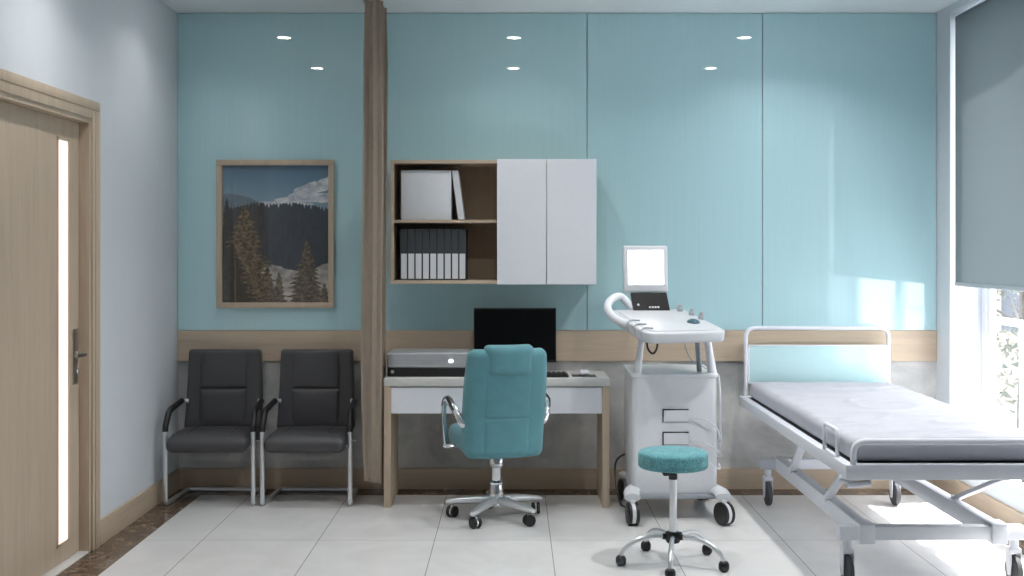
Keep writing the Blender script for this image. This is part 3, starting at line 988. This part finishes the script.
for a in (114, 41, 186, 330, 259):
    a = R(a); d = V((cos(a), sin(a), 0))
    b = MB()
    pts = spline([d * .045 + V((0, 0, .135)), d * .11 + V((0, 0, .135)), d * .18 + V((0, 0, .118)), d * .232 + V((0, 0, .082)), d * .252 + V((0, 0, .048))], 6)
    b.tube(pts, .0115, 12)
    lg = b.build('leg', 'satin', st, ang=60)
    b = MB()
    b.soft((d.x * .252, d.y * .252, .026), (.025, .022, .026), .021, (10, 10, 10))
    b.build('caster', 'black', lg, ang=70)

# ------------------------------------------------------------------ hospital bed
bed = thing('hospital_bed', 'pale grey wheeled hospital bed frame with aqua headboard by the window', 'bed', (1.86, 5.76, 0))
bx, y0, y1 = .455, -1.09, 1.09          # half width; foot (toward camera), head
rz0, rz1 = .540, .597
b = MB()
for s in (-1, 1):
    b.box(s * bx - .022, s * bx + .022, y0 + .04, y1, rz0, rz1, .005, 2)
b.build('side_rail', 'bed_paint', bed)
b = MB(); b.box(-bx - .022, bx + .022, y0, y0 + .04, rz0 - .004, rz1 + .002, .005, 2); b.build('foot_rail', 'bed_paint', bed)
b = MB(); b.box(-bx - .022, bx + .022, y1, y1 + .04, rz0, rz1, .005, 2); b.build('head_rail', 'bed_paint', bed)
b = MB(); b.box(-bx + .022, bx - .022, y0 + .04, y1, .578, .592); b.build('deck', 'rubber', bed, smooth=False)
# headboard
hy = y1 + .02
b = MB(); b.tube(fillet([(-.438, hy, .54), (-.438, hy, 1.015), (.438, hy, 1.015), (.438, hy, .54)], .06, 8), .0125, 12)
hb = b.build('headboard', 'bed_paint', bed)
b = MB(); b.box(-.418, .418, hy - .009, hy + .009, .682, .906, .003, 2); o = b.build('headboard_panel', 'bed_glass', hb); o['label'] = 'pale aqua panel'
b = MB(); b.box(-.426, .426, hy - .011, hy + .011, .904, .912, .002, 1); b.box(-.426, .426, hy - .011, hy + .011, .672, .684, .002, 1)
for s in (-1, 1): b.box(s * .422 - .005, s * .422 + .005, hy - .011, hy + .011, .672, .912, .002, 1)
b.build('panel_edge', 'bed_paint', hb)
# foot hoop
b = MB(); b.tube(fillet([(-.440, y0 + .018, .58), (-.440, y0 + .018, .694), (.440, y0 + .018, .694), (.440, y0 + .018, .58)], .07, 8), .0135, 12)
b.build('foot_hoop', 'bed_paint', bed)
# small side grips near the foot
for s in (-1, 1):
    b = MB(); xx = s * (bx + .002)
    b.tube(fillet([(xx, -.90, .58), (xx, -.90, .715), (xx, -.70, .715), (xx, -.70, .58)], .025, 6), .009, 10)
    b.build('side_grip', 'bed_paint', bed)
# wheeled base
bz0, bz1 = .195, .275
for s in (-1, 1):
    b = MB(); b.box(s * .295 - .028, s * .295 + .028, -.78, .86, bz0, bz1, .005, 2); b.build('base_beam', 'bed_paint', bed)
for y in (-.76, .84):
    b = MB(); b.box(-.415, .415, y - .03, y + .03, bz0 + .012, bz1 - .008, .005, 2); b.build('crossbar', 'bed_paint', bed)
for s in (-1, 1):
    b = MB(); b.box(s * .295 - .036, s * .295 + .036, -.80, -.70, bz0 - .004, bz1 + .006, .005, 2); b.build('beam_bracket', 'bed_paint', bed)
for s in (-1, 1):
    for y in (-.76, .80):
        xx = s * .372
        b = MB()
        b.lathe([(.020, .165), (.020, .21)], c=(xx, y, 0), n=16)
        b.box(xx - .026, xx + .026, y - .02, y + .035, .145, .168, .005, 2)
        for q in (-1, 1):
            b.prism([(-.022, .165), (.033, .165), (.030, .11), (.012, .045), (-.012, .045), (-.022, .10)], -.0025, .0025, mat=M.Translation((xx + q * .0225, y, 0)) @ M.Rotation(pi / 2, 4, 'Z') @ M.Rotation(pi / 2, 4, 'X'))
        fk = b.build('caster_fork', 'bed_paint', bed)
        b = MB()
        b.lathe([(0, -.012), (.045, -.013), (.063, -.014), (.068, -.009), (.068, .009), (.063, .014), (.045, .013), (0, .012)], n=30, mat=M.Translation((xx, y + .0, .068)) @ M.Rotation(pi / 2, 4, 'Y'))
        b.build('caster', 'rubber', fk)
def strut(p, q, w=.02):
    b = MB(); p, q = V(p), V(q)
    d = q - p; L = d.length
    mt = M.Translation(p) @ d.to_track_quat('Z', 'X').to_matrix().to_4x4()
    b.box(-w * .55, w * .55, -w, w, 0, L, .004, 2, mat=mt)
    b.tube([p + V((-w, 0, 0)), p + V((w, 0, 0))], w * .8, 12); b.tube([q + V((-w, 0, 0)), q + V((w, 0, 0))], w * .8, 12)
    return b.build('lift_arm', 'bed_paint', bed)
for s in (-1, 1):
    strut((s * .405, -.13, .535), (s * .315, .44, .275))
    strut((s * .40, -.84, .535), (s * .315, -.25, .275))
    b = MB(); b.tube([(s * .40, -.84, .54), (s * .40, -.84, .485)], .018, 12); b.lathe([(.03, 0), (.03, .012), (.022, .016)], c=(s * .40, -.84, .475), n=18); b.build('corner_pivot', 'bed_paint', bed)
b = MB(); b.tube(fillet([(-.405, -.86, .47), (-.34, -.86, .47), (-.30, -.86, .478)], .02), .016, 12); b.build('brake_lever', 'bed_paint', bed)

# mattress rests on the bed
def wmat(p, u):
    if u.z > .2:
        f = max(0, 1 - abs(u.x) ** 6) * max(0, 1 - abs(u.y) ** 10)
        n1 = noise.noise(V((p.x * 3.2 + p.y * 1.6, p.y * 5.0 - p.x * 2.2, .3)))
        n2 = 1 - abs(noise.noise(V((p.x * 2.4 + 4 + p.y * 2.2, p.y * 6.5 - p.x * 3, 2.3))))
        p.z += f * (.006 * n1 + .011 * max(0, n2 - .8) / .2)
    else:
        p.x += .004 * noise.noise(V((p.y * 8, p.z * 10, u.x * 3)))
    return p
b = MB(); b.soft((0, 0, 0), (.428, 1.03, .050), .034, (60, 130, 10), wmat)
mat_ = b.build('mattress', 'sheet', ang=70); mat_.location = (1.86, 5.76 + .025, .5925 + .0515)
tag(mat_, 'thin grey mattress with slight creases on the hospital bed', 'mattress')

# ------------------------------------------------------------------ outside the window
b = MB(); b.box(RX + .32, 60, -30, 70, -3.4, -3.2)
MT['ground'] = plain('pale_paving', rgb(120, 122, 124), .9, var=.06, scale=1)
struct(b.build('ground', 'ground', smooth=False))
rg = thing('balcony_railing', 'white balcony railing outside the window', 'railing', (3.7, 0, 0))
b = MB(); b.box(-.025, .025, 3, 12, .93, .98, .004, 1); b.build('top_rail', 'white_trim', rg)
b = MB(); b.box(-.02, .02, 3, 12, .12, .15, .004, 1); b.build('bottom_rail', 'white_trim', rg)
for k in range(8):
    b = MB(); b.box(-.02, .02, 3 + 1.28 * k, 3.04 + 1.28 * k, -.1, .93, .003, 1); b.build('post', 'white_trim', rg)
b = MB(); b.box(RX + .31, 3.78, 2.5, 12.5, -.25, -.1); MT['slab'] = MT['white_wall']
bs = b.build('balcony_slab', 'slab', smooth=False); struct(bs)
bd = thing('building', 'pale building seen faintly through the window', 'building', (16, 34, -3.2))
b = MB(); b.box(-4, 5, 0, 8, 0, 4.6)
b.build('wall', plain('cream_render', rgb(150, 138, 126), .8), bd, smooth=False)
b = MB(); b.prism([(-4.4, 4.6), (5.4, 4.6), (.5, 6.2)], -8.3, .3, mat=XZ); b.build('roof', plain('grey_roof', rgb(92, 94, 102), .8), bd, smooth=False)
for k in range(4):
    b = MB(); b.box(-3.3 + 2.1 * k, -2.2 + 2.1 * k, -.04, .02, 2.2, 3.7); b.build('window', plain('window_blue', rgb(50, 60, 74), .3), bd, smooth=False)
def tree(x, y, h, label, seed):
    t = thing('tree', label, 'tree', (x, y, -3.2))
    rr = random.Random(seed)
    b = MB(); b.tube([(0, 0, 0), (.05, 0, h * .5), (0, .05, h)], .1, 8, radii=[.16, .1, .02])
    for k in range(14):
        a = rr.random() * 6.28; z = h * (.3 + .65 * rr.random()); L = (1 - z / h) * 1.6 + .3
        b.tube([(0, 0, z), (cos(a) * L * .6, sin(a) * L * .6, z + L * .35), (cos(a) * L, sin(a) * L, z + L * .6)], .03, 5, radii=[.035, .02, .006])
    b.build('trunk', plain('bark', rgb(60, 54, 48), .9), t)
    b = MB()
    for k in range(420):
        a = rr.random() * 6.28; z = h * (.32 + .7 * rr.random()); q = (1.05 - z / h) * 1.9 * rr.random() ** .6 + .1
        c = V((cos(a) * q, sin(a) * q, z)); s = .10
        d1 = V((rr.uniform(-1, 1), rr.uniform(-1, 1), rr.uniform(-1, 1))).normalized() * s
        d2 = V((rr.uniform(-1, 1), rr.uniform(-1, 1), rr.uniform(-1, 1))).normalized() * s
        b.faces([c - d1, c + d2, c + d1], [(0, 1, 2)])
    o = b.build('foliage', plain('leaf_grey_green', rgb(66, 74, 62), .8), t, smooth=False)
aw = thing('added_shade_canopy', 'unseen flat canopy added outside the window to shade the blind', 'canopy', (RX + WD + .06, 6.034, 3.47), 0)  # added out of view; its shadow darkens the blind's upper far corner
b = MB(); b.box(0, .37, 0, 2.5, 0, .10, .004, 1, mat=M.Rotation(R(-5.6), 4, 'X')); b.build('slab', 'white_trim', aw)
b = MB(); b.tube([(.0, .05, .4), (.34, .05, .09)], .012, 8); b.build('stay', 'steel', aw)
tree(9.3, 20.5, 5.6, 'slim tree outside the window, nearer the glass', 1)
tree(12.2, 25.5, 5.2, 'bushy tree outside the window, farther off', 2)

# ------------------------------------------------------------------ light, camera, colour
w = bpy.data.worlds.new('World'); scene.world = w; w.use_nodes = True
bg = w.node_tree.nodes['Background']
bg.inputs['Color'].default_value = (.97, .985, 1, 1); bg.inputs['Strength'].default_value = 2.9

sd = bpy.data.lights.new('sun', 'SUN'); sd.energy = 6; sd.angle = R(.8); sd.color = (1, .96, .9)
so = bpy.data.objects.new('sun', sd); COL.objects.link(so)
so.rotation_euler = V((-cos(R(60)) * cos(R(8)), -cos(R(60)) * sin(R(8)), -sin(R(60)))).to_track_quat('-Z', 'Y').to_euler()
so.location = (8, 6, 6)

cam = bpy.data.cameras.new('camera'); co = bpy.data.objects.new('camera', cam); COL.objects.link(co)
co.location = (0, 0, 1.5); co.rotation_euler = (pi / 2, 0, 0)
cam.sensor_width = 36; cam.lens = 36 * 1120 / 1024
cam.shift_x = -2 / 1024; cam.shift_y = -39 / 1024
cam.clip_start = .05; cam.clip_end = 200
scene.camera = co

vs = scene.view_settings
vs.view_transform = 'Standard'; vs.look = 'None'; vs.gamma = 1; vs.use_curve_mapping = False
vs.exposure = 1.42
scene.cycles.use_denoising = True
scene.cycles.max_bounces = 10
scene.cycles.diffuse_bounces = 6
scene.cycles.sample_clamp_indirect = 6
